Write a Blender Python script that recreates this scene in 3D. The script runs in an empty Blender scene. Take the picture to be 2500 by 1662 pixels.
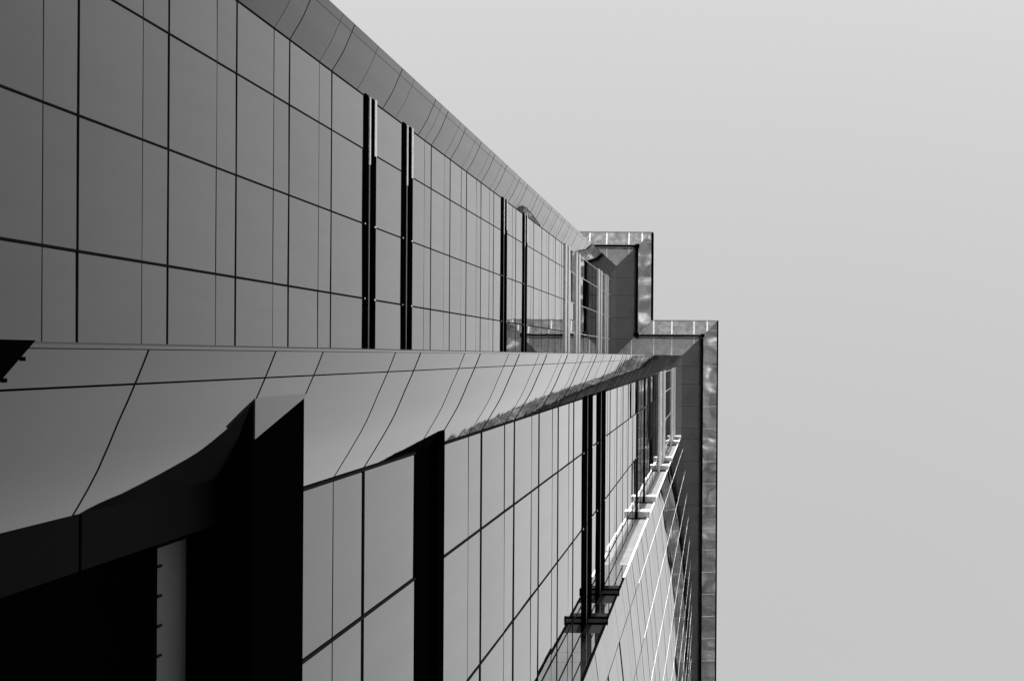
import bpy, math, random
from mathutils import Vector, Matrix
random.seed(7)
S = bpy.context.scene
COL = S.collection

# ---------------------------------------------------------------- camera, sky, sun, exposure
# Axes of the tower: d = away from the facade (image right), h = along the facade (image up), z = height.
def P(d, h, z): return Vector((d, -h, z))
ROLL = 0.006
cd = bpy.data.cameras.new('camera'); cam = bpy.data.objects.new('camera', cd); COL.objects.link(cam)
right = (P(1, 0, 0) + P(0, 1, 0) * ROLL).normalized()
up = (P(0, 1, 0) - P(1, 0, 0) * ROLL).normalized()
back = right.cross(up)
m = Matrix((right, up, back)).transposed().to_4x4()
cam.matrix_world = m
cd.sensor_width = 36; cd.lens = 64.8
cd.shift_x = -0.1968; cd.shift_y = 0.0152
cd.clip_start = 0.1; cd.clip_end = 5000
S.camera = cam

SUN = Vector((0.05, -0.96, 0.24)).normalized()      # direction towards the sun
w = bpy.data.worlds.new('World'); S.world = w; w.use_nodes = True
nt = w.node_tree; nt.nodes.clear()
sky = nt.nodes.new('ShaderNodeTexSky'); sky.sky_type = 'NISHITA'; sky.sun_disc = False
sky.sun_elevation = math.asin(SUN.z); sky.sun_rotation = math.atan2(SUN.x, SUN.y)
sky.air_density = 1.0; sky.dust_density = 1.0; sky.ozone_density = 1.0
bw = nt.nodes.new('ShaderNodeRGBToBW'); bg = nt.nodes.new('ShaderNodeBackground'); ow = nt.nodes.new('ShaderNodeOutputWorld')
bg.inputs['Strength'].default_value = 0.12
nt.links.new(sky.outputs[0], bw.inputs[0]); nt.links.new(bw.outputs[0], bg.inputs[0]); nt.links.new(bg.outputs[0], ow.inputs[0])
sl = bpy.data.lights.new('sun', 'SUN'); sl.energy = 3.2; sl.angle = math.radians(0.5); sl.color = (1, 1, 1)
so = bpy.data.objects.new('sun', sl); COL.objects.link(so); so.location = (0, 0, 220)
so.rotation_euler = SUN.to_track_quat('Z', 'Y').to_euler()
S.view_settings.view_transform = 'Standard'; S.view_settings.look = 'None'
S.view_settings.exposure = 2.6; S.view_settings.gamma = 1.0
S.view_settings.use_curve_mapping = False
try:
    S.cycles.max_bounces = 10; S.cycles.glossy_bounces = 8
except Exception: pass

# ---------------------------------------------------------------- materials (all greys: the photograph is black and white)
def mat(name, base, rough, metal=0.0, ior=1.5, noise=0.0, nscale=1.0, bump=0.0, bscale=0.5, bdist=0.1, rvar=0.0, stretch=(1,1,1), spec=None, bdetail=1.5):
    M = bpy.data.materials.new(name); M.use_nodes = True; t = M.node_tree; b = t.nodes['Principled BSDF']
    b.inputs['Base Color'].default_value = (base, base, base, 1)
    b.inputs['Roughness'].default_value = rough; b.inputs['Metallic'].default_value = metal; b.inputs['IOR'].default_value = ior
    if spec is not None: b.inputs['Specular IOR Level'].default_value = spec
    g = t.nodes.new('ShaderNodeNewGeometry'); mp = t.nodes.new('ShaderNodeMapping'); mp.inputs['Scale'].default_value = stretch
    t.links.new(g.outputs['Position'], mp.inputs[0])
    if noise:
        n = t.nodes.new('ShaderNodeTexNoise'); n.inputs['Scale'].default_value = nscale; n.inputs['Detail'].default_value = 7; n.inputs['Roughness'].default_value = .6
        t.links.new(mp.outputs[0], n.inputs['Vector'])
        r = t.nodes.new('ShaderNodeMapRange'); r.inputs[1].default_value = .3; r.inputs[2].default_value = .7
        r.inputs[3].default_value = base * (1 - noise); r.inputs[4].default_value = base * (1 + noise)
        t.links.new(n.outputs['Fac'], r.inputs[0]); t.links.new(r.outputs[0], b.inputs['Base Color'])
        if rvar:
            r2 = t.nodes.new('ShaderNodeMapRange'); r2.inputs[1].default_value = .3; r2.inputs[2].default_value = .7
            r2.inputs[3].default_value = max(.02, rough - rvar); r2.inputs[4].default_value = rough + rvar
            t.links.new(n.outputs['Fac'], r2.inputs[0]); t.links.new(r2.outputs[0], b.inputs['Roughness'])
    if bump:
        n2 = t.nodes.new('ShaderNodeTexNoise'); n2.inputs['Scale'].default_value = bscale; n2.inputs['Detail'].default_value = bdetail
        t.links.new(mp.outputs[0], n2.inputs['Vector'])
        bp = t.nodes.new('ShaderNodeBump'); bp.inputs['Strength'].default_value = bump; bp.inputs['Distance'].default_value = bdist
        t.links.new(n2.outputs['Fac'], bp.inputs['Height']); t.links.new(bp.outputs[0], b.inputs['Normal'])
    return M
GLASS = mat('curtain_wall_glass', .008, .012, ior=1.5, noise=.3, nscale=.4, bump=.35, bscale=.55, bdist=.002, rvar=.006)
FINGL = mat('curved_glass', .008, .015, ior=1.5, noise=.3, nscale=.6, bump=.4, bscale=1.2, bdist=.003, rvar=.008)
def reflective(M, ior, rough, power, gain):
    # glass as a dark body under a mirror-smooth dielectric surface: plain Fresnel mix
    t = M.node_tree; b = t.nodes['Principled BSDF']; b.inputs['Specular IOR Level'].default_value = 0
    gl = t.nodes.new('ShaderNodeBsdfGlossy'); gl.inputs['Roughness'].default_value = rough; gl.inputs['Color'].default_value = (1, 1, 1, 1)
    fr = t.nodes.new('ShaderNodeFresnel'); fr.inputs['IOR'].default_value = ior
    mx = t.nodes.new('ShaderNodeMixShader')
    pw = t.nodes.new('ShaderNodeMath'); pw.operation = 'POWER'; pw.inputs[1].default_value = power
    ml = t.nodes.new('ShaderNodeMath'); ml.operation = 'MULTIPLY'; ml.inputs[1].default_value = gain; ml.use_clamp = True
    t.links.new(fr.outputs[0], pw.inputs[0]); t.links.new(pw.outputs[0], ml.inputs[0])
    # faint rain streaks, dust and pane-to-pane difference in the coating
    g = t.nodes.new('ShaderNodeNewGeometry'); mp = t.nodes.new('ShaderNodeMapping'); mp.inputs['Scale'].default_value = (3.5, 3.5, .22)
    n = t.nodes.new('ShaderNodeTexNoise'); n.inputs['Scale'].default_value = 1.0; n.inputs['Detail'].default_value = 8; n.inputs['Roughness'].default_value = .65
    r = t.nodes.new('ShaderNodeMapRange'); r.inputs[1].default_value = .35; r.inputs[2].default_value = .7; r.inputs[3].default_value = 1.0; r.inputs[4].default_value = .95
    oi = t.nodes.new('ShaderNodeObjectInfo'); r3 = t.nodes.new('ShaderNodeMapRange'); r3.inputs[3].default_value = .93; r3.inputs[4].default_value = 1.0
    mm = t.nodes.new('ShaderNodeMath'); mm.operation = 'MULTIPLY'
    t.links.new(g.outputs['Position'], mp.inputs[0]); t.links.new(mp.outputs[0], n.inputs['Vector']); t.links.new(n.outputs['Fac'], r.inputs[0])
    t.links.new(oi.outputs['Random'], r3.inputs[0]); t.links.new(r.outputs[0], mm.inputs[0]); t.links.new(r3.outputs[0], mm.inputs[1])
    t.links.new(mm.outputs[0], gl.inputs['Color'])
    for l in list(b.inputs['Normal'].links):
        t.links.new(l.from_socket, gl.inputs['Normal'])
    t.links.new(ml.outputs[0], mx.inputs[0]); t.links.new(b.outputs[0], mx.inputs[1]); t.links.new(gl.outputs[0], mx.inputs[2])
    t.links.new(mx.outputs[0], t.nodes['Material Output'].inputs[0])
reflective(GLASS, 1.52, .01, 1.32, 1.68); reflective(FINGL, 1.42, .02, 1.3, 1.75)
DARKG = mat('dark_glass', .0012, .6, spec=.008, noise=.3, nscale=1)
BLACK = mat('black_gasket', .003, .85, spec=.03)
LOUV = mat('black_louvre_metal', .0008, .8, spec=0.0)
GREYM = mat('grey_rail_metal', .05, .4, metal=.6)
WHITE = mat('lit_white_metal', .62, .32, metal=.35, noise=.12, nscale=3)  # lit copy of the black metal: gleam put into the base colour
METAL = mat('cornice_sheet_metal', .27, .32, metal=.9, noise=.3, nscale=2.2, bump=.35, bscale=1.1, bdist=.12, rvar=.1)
SMOOTH = mat('smooth_sheet_metal', .22, .3, metal=.9, noise=.08, nscale=1.2, bump=.2, bscale=.8, bdist=.05, rvar=.03)
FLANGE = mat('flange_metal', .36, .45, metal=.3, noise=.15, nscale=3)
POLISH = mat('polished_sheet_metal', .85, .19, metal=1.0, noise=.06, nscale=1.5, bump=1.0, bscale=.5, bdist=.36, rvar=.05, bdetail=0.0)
COVER = mat('light_cover_strip', .75, .4, metal=.5, noise=.15, nscale=3)
CONC = mat('pale_reflector_paving', .26, .85, noise=.2, nscale=.3)
ASPH = mat('asphalt', .05, .9, noise=.3, nscale=.5)

# ---------------------------------------------------------------- helpers
def link(name, me, parent=None, kind=None):
    o = bpy.data.objects.new(name, me); COL.objects.link(o)
    if parent is not None: o.parent = parent
    if kind: o['kind'] = kind
    return o
def empty(name, parent=None):
    o = link(name, None, parent); o.empty_display_size = .2; return o
class MB:
    def __init__(s): s.v = []; s.f = []; s.sm = []
    def add(s, vs, fs, smooth=False):
        b = len(s.v); s.v += [tuple(x) for x in vs]; s.f += [tuple(b + i for i in f) for f in fs]; s.sm += [smooth] * len(fs)
    def box(s, d0, d1, h0, h1, z0, z1):
        vs = [P(d, h, z) for z in (z0, z1) for h in (h0, h1) for d in (d0, d1)]
        # P mirrors h, so windings are flipped back here
        s.add(vs, [(0,1,3,2),(4,6,7,5),(0,4,5,1),(2,3,7,6),(0,2,6,4),(1,5,7,3)])
    def build(s, name, material, parent=None, kind=None):
        me = bpy.data.meshes.new(name); me.from_pydata(s.v, [], s.f)
        me.polygons.foreach_set('use_smooth', s.sm); me.materials.append(material); me.update()
        return link(name, me, parent, kind)
def box(name, material, parent, *a, kind=None):
    b = MB(); b.box(*a); return b.build(name, material, parent, kind)
_cache = {}
def slab_verts(w, hgt, t):      # panel lying in the (h, z) plane, thickness t towards -d, chamfered front edge
    c = .012
    back = [(-t, -w/2, -hgt/2), (-t, w/2, -hgt/2), (-t, w/2, hgt/2), (-t, -w/2, hgt/2)]
    mid = [(-c*.4, y, z) for _, y, z in back]
    fr = [(0, -w/2+c, -hgt/2+c), (0, w/2-c, -hgt/2+c), (0, w/2-c, hgt/2-c), (0, -w/2+c, hgt/2-c)]
    vs = back + mid + fr
    fs = [(8,9,10,11)]
    for i in range(4):
        j = (i+1) % 4; fs += [(4+i,4+j,8+j,8+i), (i,j,4+j,4+i)]
    return vs, fs
def glass_panel(parent, d, h, z, w, hgt, ang=0.0, name='glass_panel', material=GLASS, into=None, tilt=.0014):
    """ang: turn of the panel's outward normal about z, radians (0 = faces +d)"""
    rz = ang + random.gauss(0, tilt); ry = random.gauss(0, tilt)
    R = Matrix.Rotation(-rz if False else rz, 4, 'Z') @ Matrix.Rotation(ry, 4, 'Y')
    T = Matrix.Translation(P(d, h, z)) @ R
    if into is not None:
        vs, fs = slab_verts(w, hgt, .03); into.add([T @ Vector(v) for v in vs], fs); return
    key = (round(w, 2), round(hgt, 2), material.name)
    if key not in _cache:
        vs, fs = slab_verts(w, hgt, .03); me = bpy.data.meshes.new('glass_panel'); me.from_pydata(vs, [], fs); me.materials.append(material); me.update(); _cache[key] = me
    o = link(name, _cache[key], parent); o.matrix_world = T; return o

# ---------------------------------------------------------------- heights
ZT = 152.5
FL = 4.09
MAJ = [4.2, 8.5] + [16.4, 20.6] + [24.75 + FL * i for i in range(5)] + [55.6, 59.6, 63.55, 67.5, 71.4, 79.4, 87.3, 91.4, 95.3, 99.3, 103.2, 121.4, 125.5, 129.5, 133.5]
MINOR = 1.3
BANDS_B = [(10.95, 12.3, .38), (19.25, 21.25, .015), (44.0, 47.4, .02), (49.3, 53.1, .02), (74.6, 76.3, .02), (82.7, 84.3, .02),
           (105.3, 108.9, .07), (113.6, 117.3, .07), (135.6, 140.4, .07), (144.2, 148.4, .07)]
BANDS_A = [(10.95, 12.3, .02), (19.25, 20.6, .02), (44.9, 46.45, .03), (50.4, 52.1, .03), (73.95, 75.9, .03), (82.3, 84.1, .03)] + BANDS_B[6:]
MAJ = [z for z in MAJ if abs(z - 20.6) > .01]
def in_band(z, bands=BANDS_B):
    return any(a - .12 < z < b + .12 for a, b, p in bands)
def make_rows(bands):
    edges = [(z, 'M') for z in MAJ] + [(z - MINOR, 'm') for z in MAJ]
    edges = [(z, k) for z, k in edges if not in_band(z, bands) and z > 4]
    for a, b, p in bands: edges += [(a, 'b'), (b, 'B')]
    edges += [(ZT - .02, 'T'), (3.2, 'S')]
    edges.sort()
    return edges, [(z0, z1, k0, k1) for (z0, k0), (z1, k1) in zip(edges, edges[1:]) if k0 != 'b' and z1 - z0 > .25]
edges, rows_b = make_rows(BANDS_B); _, rows_a = make_rows(BANDS_A)
rows = rows_b; BANDS = BANDS_B

tower = empty('glass_tower')
tower.location = (0, 0, 0)
tower['label'] = 'tall glass tower with curved corner fins, black bands and a stepped metal cornice'
tower['category'] = 'building'

DA, DB = -8.55, -3.11
HA = 6.29
HCOLS_A = [(-.45, 1.355), (1.355, 3.18), (3.18, 4.99), (4.99, HA)]
HB0 = -1.03
HCOLS_B = [(-2.34, HB0), (-4.15, -2.34), (-5.96, -4.15), (-6.62, -5.96)]
HE = -6.62

# ---- bodies behind the glass
box('core_wall', BLACK, tower, -30, DA - .06, -40, 7.2, -1.6, ZT + 1)
box('core_wall', BLACK, tower, -30, DB - .06, -40, -.12, 11.2, ZT + 1)
box('core_wall', BLACK, tower, -30, -7.0, -40, -.12, -1.6, 11.2)

# ---------------------------------------------------------------- flat facades
facade_a = empty('upper_facade', tower); facade_b = empty('lower_facade', tower)
GAPM = .03; GAPm = .018; GH = .011
def wall(parent, d, cols, zmin, zfine, rows, bands):
    far = MB()
    for z0, z1, k0, k1 in rows:
        if z1 < zmin: continue
        a = z0 + (GAPM/2 if k0 != 'm' else GAPm/2); b = z1 - (GAPM/2 if k1 != 'm' else GAPm/2)
        for h0, h1 in cols:
            w = h1 - h0 - 2*GH
            glass_panel(parent, d, (h0+h1)/2, (a+b)/2, w, b-a, into=None if z1 < zfine else far)
    far.build('glass_panel', GLASS, parent, 'stuff')
    # dark pressure caps over the joints: proud of the glass
    hs = sorted({h for c in cols for h in c})
    for h in hs:
        if h in (cols[0][0],) and d == DA: continue
        box('mullion', BLACK, parent, d - .05, d + .012, h - .012, h + .012, max(zmin, 4), 105.2)
        box('mullion', COVER, parent, d - .05, d + .014, h - .014, h + .014, 105.21, ZT - .03)  # pale upper length: bright reflection put into the cap colour
    for z in MAJ:
        if z < zmin or in_band(z, bands): continue
        box('joint_strip', BLACK, parent, d - .05, d + .011, hs[0] + .012, hs[-1] - .012, z - .02, z + .02)
    mb = MB()
    for z in MAJ:
        zz = z - MINOR
        if zz < zmin or in_band(zz, bands): continue
        mb.box(d - .05, d + .0025, hs[0] + .012, hs[-1] - .012, zz - .012, zz + .012)
    mb.build('fine_joint_strip', BLACK, parent, 'stuff')
wall(facade_a, DA, HCOLS_A, 18, 92, rows_a, BANDS_A)
wall(facade_b, DB, HCOLS_B, 12.3, 78, rows_b, BANDS_B)

# ---------------------------------------------------------------- curved corner fins
PROF = [(0,0),(.052,.086),(.104,.172),(.180,.301),(.228,.386),(.274,.476),(.321,.585),(.367,.698),(.408,.79),(.443,.873)]
EDGEP = [(.443,.873),(.474,.95),(.505,1.03)]
def off(prof, t):      # push the profile outwards by t
    out = []
    for i, p in enumerate(prof):
        a = prof[max(0, i-1)]; b = prof[min(len(prof)-1, i+1)]
        tx, ty = b[0]-a[0], b[1]-a[1]; l = math.hypot(tx, ty)
        out.append((p[0] + t*ty/l, p[1] - t*tx/l))
    return out
def fin_piece(mb, prof, d, h, z0, z1, t=.03, push=0.0):
    A = off(prof, push); B = off(prof, push - t); n = len(A)
    vs = [P(d+x, h+y, z0) for x, y in A] + [P(d+x, h+y, z1) for x, y in A] + [P(d+x, h+y, z0) for x, y in B] + [P(d+x, h+y, z1) for x, y in B]
    sm, fl = [], []
    for i in range(n-1):
        sm.append((i, n+i, n+i+1, i+1)); fl.append((2*n+i, 2*n+i+1, 3*n+i+1, 3*n+i))
        fl.append((i, i+1, 2*n+i+1, 2*n+i)); fl.append((n+i, 3*n+i, 3*n+i+1, n+i+1))
    fl += [(0, 2*n, 3*n, n), (n-1, 2*n-1, 4*n-1, 3*n-1)]
    mb.add(vs, sm, True); mb.add(vs, fl)
def trim(prof, a, b):  # leave a hairline at both ends
    p = list(prof)
    def mv(p0, p1, g):
        l = math.hypot(p1[0]-p0[0], p1[1]-p0[1]); return (p0[0]+(p1[0]-p0[0])*g/l, p0[1]+(p1[1]-p0[1])*g/l)
    if a: p[0] = mv(p[0], p[1], a)
    if b: p[-1] = mv(p[-1], p[-2], b)
    return p
fin_edges = sorted([(z, 'M') for z in MAJ if z > 4.5] + [(z - MINOR, 'm') for z in MAJ if z - MINOR > 8.6] + [(12.3, 'm'), (10.97, 'M'), (20.6, 'M'), (19.3, 'm')]
                   + [(b, 'M') for a, b, p in BANDS[2:]] + [(a, 'm') for a, b, p in BANDS[2:]] + [(ZT - .02, 'T')])
def fin(parent, d, h, zstart, zfine):
    far = MB(); fe = [(zstart, 'S')] + [e for e in fin_edges if e[0] > zstart + .3]
    for (z0, k0), (z1, k1) in zip(fe, fe[1:]):
        if z1 - z0 < .2: continue
        a, b = z0 + .008, z1 - .008
        if z1 < zfine:
            m1 = MB(); fin_piece(m1, trim(PROF, .012, .005), d, h, a, b); o = m1.build('curved_panel', FINGL, parent)
            m2 = MB(); fin_piece(m2, trim(EDGEP, .005, 0), d, h, a, b); m2.build('edge_panel', FINGL, parent)
        else:
            fin_piece(far, trim(PROF, .012, .005), d, h, a, b); fin_piece(far, trim(EDGEP, .005, 0), d, h, a, b)
    far.build('curved_panel', FINGL, parent, 'stuff')
    bk = MB(); fin_piece(bk, PROF + EDGEP[1:], d, h, zstart + .02, ZT - .03, t=.05, push=-.032); bk.build('fin_core', BLACK, parent)
    box('edge_trim', FINGL, parent, d + .42, d + .507, h + 1.034, h + 1.05, zstart, ZT - .03)
    box('return_wall', BLACK, parent, d - .3 if d > -5 else d - 3, d + .415, h + .95, h + 1.03, zstart + .05, ZT - .03)
    st = MB()
    for z, k in fe[1:-1]:
        t = .009 if k == 'M' else .006
        fin_piece(st, trim(PROF, .0, .0) + EDGEP[1:], d, h, z - t, z + t, t=.035, push=min(.007 if k == 'M' else .003, z * .00022))
    st.build('joint_strip', BLACK, parent, 'stuff')
    box('base_joint', BLACK, parent, d - .03, d + .006, h - .02, h + .004, zstart + .05, ZT - .03)
fa = empty('upper_corner_fin', tower); fb = empty('lower_corner_fin', tower)
fin(fa, DA, HA + .012, 18, 92)
fin(fb, DB, HB0 + .012, 4.8, 78)
box('return_wall', BLACK, tower, DA, DB - .3, -.14, -.02, -1.6, ZT - .03)

# ---------------------------------------------------------------- horizontal bands wrapping the facades
def hband(parent, d, h0, h1, z0, z1, p, light, seams):
    hz = z1 - z0
    body = box('band_channel', LOUV, parent, d - .30, d - .012, h0, h1, z0, z1)
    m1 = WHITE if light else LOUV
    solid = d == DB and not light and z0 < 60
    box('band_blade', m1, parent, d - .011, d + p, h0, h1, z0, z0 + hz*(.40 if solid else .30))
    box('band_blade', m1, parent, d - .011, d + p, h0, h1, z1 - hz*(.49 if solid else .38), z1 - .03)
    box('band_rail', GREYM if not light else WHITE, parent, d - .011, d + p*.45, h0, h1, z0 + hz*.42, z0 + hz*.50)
    cl = MB()  # white ticks painted as glints on the band seams
    for h in seams:
        cl.box(d + p - .002, d + p + .012, h - .02, h + .02, z0 + .02, z0 + .10); cl.box(d + p - .002, d + p + .012, h - .02, h + .02, z1 - .25, z1 - .04)
    if seams: cl.build('seam_glint', WHITE, parent, 'stuff')
for i, ((z0, z1, p), (y0, y1, yp)) in enumerate(zip(BANDS_A, BANDS_B)):
    light = i >= 6  # upper bands turn white: gleam of the lit cornice painted by material
    if z0 > 30:
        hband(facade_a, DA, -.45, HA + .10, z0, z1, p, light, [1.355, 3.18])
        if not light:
            ln = 1.42 if i < 4 else 1.25  # white plates stand in for sky mirrored at the band ends
            box('sky_glint_plate', WHITE, facade_a, DA - .01, DA + p + .012, HA + .08 - ln, HA + .08, z1 - .30, z1 - .02)
            box('sky_glint_plate', WHITE, facade_a, DA - .01, DA + p*.45 + .012, HA + .12 - ln*1.22, HA + .12, z0 + (z1-z0)*.42 - .02, z0 + (z1-z0)*.52)
    z0, z1, p = y0, y1, yp
    if i == 1:
        box('black_band', LOUV, facade_b, DB - .2, DB + p, HE, HB0 + .02, z0, z1)
        box('band_blade', LOUV, facade_b, DB + p + .001, DB + .11, HE, HB0 + .19, 20.15, 20.62)
    if z0 > 30:
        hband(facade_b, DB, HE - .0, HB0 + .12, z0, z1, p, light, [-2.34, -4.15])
    if i == 0:
        box('black_band', LOUV, facade_b, DB - .2, DB + p, HE, HB0 + .76, z0, z1)
        pm = MB(); x = DB + p
        tri_ = [(-.262, z0 - .01), (-.262, z1 + .01), (-.285, z1 + .01), (-.51, z0 - .01)]  # slanted cut draws where the curved glass mirrors the black band
        pm.add([P(x + e, a, b) for e in (.001, .012) for a, b in tri_], [(0,1,2,3),(7,6,5,4)] + [(i, 4+i, 4+(i+1)%4, (i+1)%4) for i in range(4)])
        pm.build('mirror_edge_plate', FINGL, facade_b)

# ---------------------------------------------------------------- curved glass bay standing proud of the facade
bay = empty('curved_bay', tower)
CURVE = [(-6.62,-2.61),(-7.65,-2.47),(-9.48,-2.27),(-11.31,-2.10),(-13.14,-1.96),(-14.97,-1.85),(-16.8,-1.76),(-18.63,-1.69),(-20.46,-1.65),(-22.29,-1.63),(-24.12,-1.64),(-25.95,-1.68),(-27.78,-1.75),(-29.6,-1.85)]
crow = sorted(edges + [(z, 'M') for z in ()]); crow = [(a[0], b[0], 'M', 'M') for a, b in zip(crow, crow[1:]) if b[0] - a[0] > .25]
bfar = MB(); core = MB(); vm = MB(); dm = MB(); hm = MB()
for i in range(len(CURVE) - 1):
    (h0, d0), (h1, d1) = CURVE[i], CURVE[i+1]
    L = math.hypot(h1-h0, d1-d0); nx, nh = -(h1-h0)/L, (d1-d0)/L      # outward normal in (d,h)
    ang = math.atan2(-nh, nx)
    cd_, ch_ = (d0+d1)/2, (h0+h1)/2
    for z0, z1, k0, k1 in crow:
        if z1 < 16: continue
        a, b = z0 + .012, z1 - .012
        fine = i < 4 and 30 < z0 and z1 < 64 and (ch_/((z0+z1)/2)) > -.19
        glass_panel(bay, cd_, ch_, (a+b)/2, L - .022, b-a, ang=ang, into=None if fine else bfar, tilt=.0009)
    q = [(d0 - .04*nx, h0 - .04*nh), (d1 - .04*nx, h1 - .04*nh), (d1 - .5, h1), (d0 - .5, h0)]
    core.add([P(x, y, z) for z in (12.3, ZT - .02) for x, y in q], [(0,1,2,3),(4,7,6,5),(0,4,5,1),(1,5,6,2),(2,6,7,3),(3,7,4,0)])
    if i in (1, 2): dm.box(d0 - .04, d0 + .003, h0 - .006, h0 + .006, 14, 62)
    if i: vm.box(d0 - .04, d0 + .003, h0 - .005, h0 + .005, 62.01 if i < 3 else 14, ZT - .03)  # black low, pale high: what the mullions reflect is put into their colour
    def strip(mb, z, t, push):
        q = [(d0 - .03*nx, h0 - .03*nh), (d1 - .03*nx, h1 - .03*nh), (d1 + push*nx, h1 + push*nh), (d0 + push*nx, h0 + push*nh)]
        mb.add([P(x, y, zz) for zz in (z - t, z + t) for x, y in q], [(0,1,2,3),(4,7,6,5),(0,4,5,1),(1,5,6,2),(2,6,7,3),(3,7,4,0)])
    for z in MAJ:
        if z > 16: strip(hm, z, .015, .006)
    if i > 0:
        for z0, z1, p in BANDS[2:4]: strip(hm, z0, .07, .012)
bfar.build('glass_panel', GLASS, bay, 'stuff'); core.build('bay_core', BLACK, bay)
dm.build('mullion', BLACK, bay, 'stuff'); vm.build('mullion', COVER, bay, 'stuff'); hm.build('joint_strip', BLACK, bay, 'stuff')
# the bay's narrow return, its bright corner post and the band brackets that wrap it
ret = MB(); ret2 = MB(); RETM = mat('pale_return_metal', .11, .3, metal=.2, noise=.25, nscale=1.5)
for z0, z1, k0, k1 in rows:
    if z1 < 12: continue
    vs = [P(DB, HE, z0 + .012), P(-2.67, HE, z0 + .012), P(-2.67, HE, z1 - .012), P(DB, HE, z1 - .012)]
    vs += [P(x[0], HE - .03, x[2]) for x in vs]
    (ret if z0 < 56 else ret2).add(vs, [(0,1,2,3),(0,4,5,1),(1,5,6,2),(2,6,7,3),(3,7,4,0)])  # dark glass low, metal high: shaded and sunlit parts split by material
ret.build('return_panel', GLASS, bay, 'stuff'); ret2.build('return_panel', RETM, bay, 'stuff')
box('corner_post', WHITE, bay, -2.67, -2.61, HE - .06, HE + .012, 55, ZT - .03)
box('corner_post', LOUV, bay, -2.67, -2.61, HE - .06, HE + .012, 12, 54.99)  # lower length blackened to paint its unlit part
for i, (z0, z1, p) in enumerate(BANDS):
    if z0 < 30: continue
    br = empty('bracket', bay); light = i >= 4
    M1 = WHITE if light else LOUV  # white above, black below: sun and shade painted on the brackets
    zc = (z0 + z1) / 2 - .3; W = .17 if i < 4 else .27; T = .22 if i < 4 else 1.1
    box('arm', M1, br, DB + .06, -2.60, HE + .013, HE + .045, zc, zc + T)
    box('arm', M1, br, DB + .06, -2.60, HE + W - .03, HE + W, zc, zc + T)
    box('plate', WHITE if light else RETM, br, DB + .07, -2.61, HE + .047, HE + W - .032, zc + .02, zc + T - .02)
    box('end_cap', M1, br, -2.599, -2.57, HE - .02, HE + W + .01, zc - .02, zc + T + .02)

# ---------------------------------------------------------------- dark entrance level at the foot
foot = empty('entrance_level', tower)
for z0, z1 in ((3.0, 8.58), (8.62, 10.93)):
    box('dark_panel', DARKG, foot, -3.3, -2.95, -1.02, -.735, z0, z1)
box('lintel_panel', mat('lintel_metal', .05, .5, metal=.3, noise=.1), foot, -3.3, -3.12, -12, -1.10, 10.36, 10.93)
box('lintel_edge', LOUV, foot, -3.3, -3.118, -12, -1.08, 10.30, 10.358)
cl = MB()
for k in range(9):
    h = -1.20 - k * .168
    cl.box(-3.118, -3.108, h - .008, h + .006, 10.35, 10.42)
cl.build('glazing_clip', BLACK, foot, 'stuff')
tri = MB()
q = [(.50, 1.045), (.515, 1.045), (.515, .87), (.47, .87)]
tri.add([P(DB+x, HB0+.012+y - .012, 0) for x, y in q], [])
hood = MB()
A = [(-2.585, .045, 7.03), (-2.585, -.45, 5.9), (-2.585, .045, 5.0)]
vs = [P(*a) for a in A] + [P(a[0] - .06, a[1], a[2]) for a in A]
hood.add(vs, [(0,1,2),(5,4,3),(0,3,4,1),(1,4,5,2),(2,5,3,0)])
hood.build('base_bracket', LOUV, foot)
for zc, hh in ((6.88, -.022), (6.70, -.10)):
    box('bolt', LOUV, foot, -2.584, -2.58, hh - .012, hh + .004, zc - .02, zc + .035)

# ---------------------------------------------------------------- cornice
crown = empty('cornice', tower)
ZB, ZO = ZT + .55, ZT + .95
IN = [(-25, 7.42), (-8.08, 7.42), (-8.08, .03), (-2.60, .03), (-2.60, -46)]
BR = [(-25, 9.07), (-6.36, 9.07), (-6.36, 1.72), (-.925, 1.67), (-.925, -46)]
OU = [(-25, 10.12), (-5.20, 10.12), (-5.20, 2.85), (.26, 2.85), (.26, -46)]
OE = [(-25, 10.24), (-5.08, 10.24), (-5.08, 2.96), (.39, 2.96), (.39, -46)]
def sc(p, z): k = z / ZT; return (p[0]*k, p[1]*k, z)
def clip(poly, ax, lo, hi):
    for sgn, lim in ((1, lo), (-1, -hi)):
        out = []
        for i in range(len(poly)):
            a, b = poly[i], poly[(i+1) % len(poly)]
            da, db = sgn*a[ax] - lim, sgn*b[ax] - lim
            if da >= 0: out.append(a)
            if (da >= 0) != (db >= 0):
                t = da/(da-db); out.append(tuple(a[j] + (b[j]-a[j])*t for j in range(3)))
        poly = out
        if not poly: return []
    return poly
DJ = [-25,-23.1,-21.3,-19.5,-17.6,-15.8,-14.0,-12.1,-10.3,-8.90,-7.06,-5.97,-4.96,-3.46,-1.63,-.54,1]
DJU = [-25,-23.1,-21.3,-19.5,-17.6,-15.8,-14.0,-12.1,-10.3,-8.90,-7.06,-5.97,3]
DJL = [-9,-6.80,-4.96,-3.46,-1.63,-.54,3]
HJU = [12, 9.40, 8.24, 6.45, 4.98, 3.15, 1.35, -2]
HJL = [4, 2.12, .95, -.86, -2.34, -4.17, -6.0, -6.9, -8.73, -10.56] + [-12.39 - 1.83*i for i in range(19)]
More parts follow.
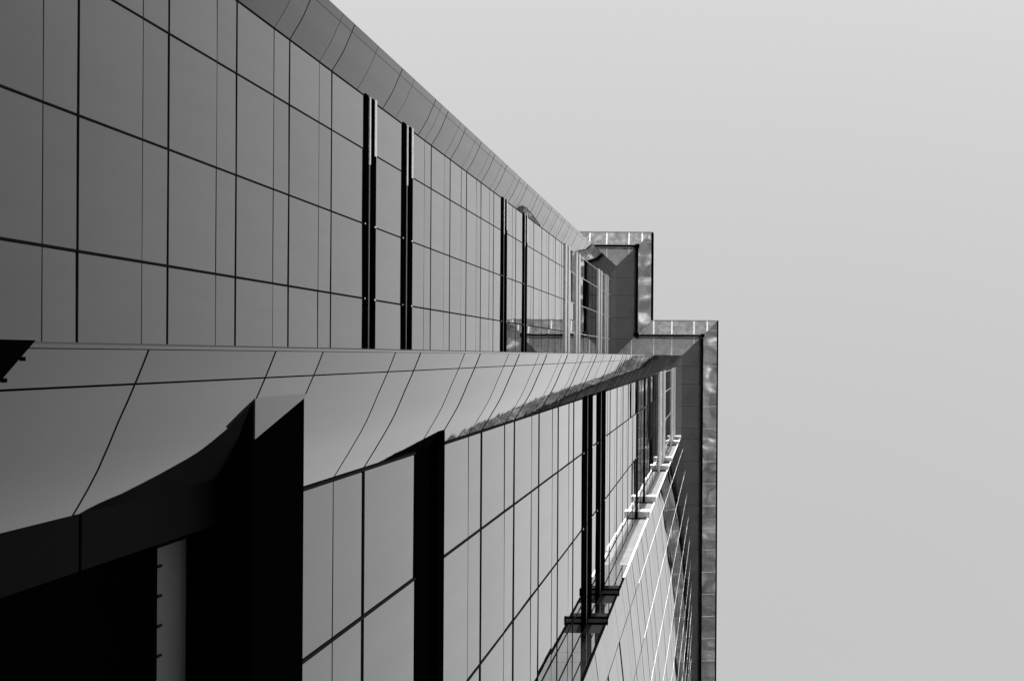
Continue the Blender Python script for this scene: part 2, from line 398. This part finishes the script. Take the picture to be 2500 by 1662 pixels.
def ring(lineA, zA, lineB, zB, matD, matH, gap, thick, nm, covers=None):
    for s in range(4):
        a0, a1, b0, b1 = sc(lineA[s], zA), sc(lineA[s+1], zA), sc(lineB[s], zB), sc(lineB[s+1], zB)
        ax = 0 if s in (0, 2) else 1
        js = sorted({0: DJU, 1: HJU, 2: DJL, 3: HJL}[s])
        js = [j * zA / ZT for j in js]
        for lo, hi in zip(js, js[1:]):
            poly = clip([a0, a1, b1, b0], ax, lo + gap, hi - gap)
            if len(poly) < 3: continue
            n = len(poly); tz = random.uniform(0, .012)
            mb = MB()
            c = Vector((sum(p[0] for p in poly)/n, sum(p[1] for p in poly)/n))
            vs = [P(p[0], p[1], p[2] - tz) for p in poly] + [P(p[0], p[1], p[2] + thick) for p in poly]
            fs = [tuple(range(n-1, -1, -1)), tuple(range(n, 2*n))] + [(i, (i+1) % n, n+(i+1) % n, n+i) for i in range(n)]
            mb.add(vs, fs)
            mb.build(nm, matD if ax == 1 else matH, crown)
        if covers and s in (0, 2):
            for j in js[1:-1]:
                poly = clip([a0, a1, b1, b0], 0, j - covers, j + covers)
                if len(poly) < 3: continue
                n = len(poly); mb = MB()
                vs = [P(p[0], p[1], p[2] - .02) for p in poly] + [P(p[0], p[1], p[2] + .02) for p in poly]
                mb.add(vs, [tuple(range(n-1, -1, -1)), tuple(range(n, 2*n))] + [(i, (i+1) % n, n+(i+1) % n, n+i) for i in range(n)])
                mb.build('cover_strip', COVER, crown)
def lerp2(L1, L2, t): return [(a[0] + (b[0]-a[0])*t, a[1] + (b[1]-a[1])*t) for a, b in zip(L1, L2)]
ring(IN, ZT, lerp2(IN, BR, .965), ZB, SMOOTH, METAL, .012, .06, 'soffit_panel', covers=.035)
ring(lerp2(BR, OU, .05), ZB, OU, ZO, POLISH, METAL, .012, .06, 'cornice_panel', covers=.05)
for js, d0, d1 in ((HJL, -3.10, -2.60), (HJU, DA + .01, -8.08)):
    js = sorted(js)
    for lo, hi in zip(js, js[1:]):
        hi2 = min(hi, -.05 if d0 > -5 else 7.38)
        if hi2 - lo > .1: box('soffit_panel', SMOOTH, crown, d0, d1 - .006, lo + .012, hi2 - .012, ZT, ZT + .05)
# outer flange, rail and thin light drip edges
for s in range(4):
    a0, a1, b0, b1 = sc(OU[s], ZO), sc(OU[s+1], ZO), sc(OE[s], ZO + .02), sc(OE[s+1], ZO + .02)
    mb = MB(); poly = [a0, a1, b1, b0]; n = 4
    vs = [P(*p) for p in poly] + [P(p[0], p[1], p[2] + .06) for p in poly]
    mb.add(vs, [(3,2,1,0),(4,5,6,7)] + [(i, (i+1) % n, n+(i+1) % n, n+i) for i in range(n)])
    mb.build('edge_flange', FLANGE if s in (0, 2) else LOUV, crown)  # light and black sides imitate differing reflections on one flange
    mb = MB(); vs = [P(p[0], p[1], p[2] + .062) for p in poly] + [P(p[0], p[1], p[2] + 2.4) for p in poly]
    mb.add(vs, [(3,2,1,0),(4,5,6,7)] + [(i, (i+1) % n, n+(i+1) % n, n+i) for i in range(n)]); mb.build('parapet_face', LOUV, crown)
r = .078
rail = empty('rail', crown)
def rbox(name, p, q, g=r, zz=ZB - .30):
    a, b = sc(p, zz), sc(q, zz)
    box(name, BLACK, rail, min(a[0], b[0]) - g, max(a[0], b[0]) + g, min(a[1], b[1]) - g, max(a[1], b[1]) + g, zz, zz + .34)
for s in range(4):
    p, q = list(BR[s]), list(BR[s+1])
    ax = 0 if s in (0, 2) else 1
    sg = 1 if q[ax] > p[ax] else -1
    if s > 0: p[ax] += sg * .255
    if s < 3: q[ax] -= sg * .255
    q[1-ax] = p[1-ax] = BR[s+1][1-ax] if s != 3 else BR[s][1-ax]
    rbox('rail_bar', p, q)
for c in BR[1:4]: rbox('corner_block', c, c, .165, ZB - .34)
for k, (L, z, t, wd) in enumerate(((lerp2(IN, BR, .93), ZB - .06, .02, .045), (lerp2(BR, OU, .07), ZB - .02, .02, .04))):
    for s in (0, 2):
        a, b = sc(L[s], z), sc(L[s+1], z)
        box('drip_edge', COVER, crown, a[0] + .2, b[0] - .2, b[1] - wd, b[1] + wd, z, z + t)
# body above the soffit
for a in ((-30, DA + .5, -40, 7.4), (-30, -6.4, -40, 9.0), (-30, -1.0, -46, 1.6)):
    box('roof_slab', LOUV, crown, a[0], a[1], a[2], a[3], ZT + 1.0 + (.01 if a[3] == 7.4 else 0), ZT + 4.0 + (.02 if a[3] == 1.6 else .01 if a[3] == 9.0 else 0))
for a in ((-30, -8.0, -40, 7.5),(-30, -2.5, -46, -.02)):
    box('soffit_backing', BLACK, crown, *a, ZT + .1 + (.005 if a[1] == -8.0 else 0), ZT + .99)

# ---------------------------------------------------------------- ground
g = MB(); g.box(-2500, 2500, -2500, 2500, -2.6, -1.604); go = g.build('ground', ASPH, None, 'structure')
g = MB(); g.box(-120, 22, -26, 260, -1.603, -1.6); g.build('pale_ground_reflector', CONC, None, 'structure')  # pale area added out of view for the cornice to reflect

# low blocks added out of view, only to be mirrored in the polished cornice and the glass
cb = MB(); rr = random.Random(4)
lots = [MB(), MB(), MB()]
for ix in range(9):
    for iy in range(16):
        x0 = 36 + ix * 27 + rr.uniform(-3, 3); y0 = -150 + iy * 27 + rr.uniform(-3, 3)
        if rr.random() < .18: continue
        lots[rr.choice((0, 1, 1, 2, 2, 2))].box(x0, x0 + rr.uniform(13, 22), -y0, -y0 + rr.uniform(13, 22), -1.6, rr.uniform(6, 22))
for mb, v, nm in zip(lots, (.75, .14, .05), ('pale_reflection_blocks', 'grey_reflection_blocks', 'dark_reflection_blocks')):
    o = mb.build(nm, mat(nm, v, .7, noise=.3, nscale=.1), None, 'stuff'); o['label'] = nm.replace('_', ' ') + ' added out of view to be mirrored'; o['category'] = 'reflection props'
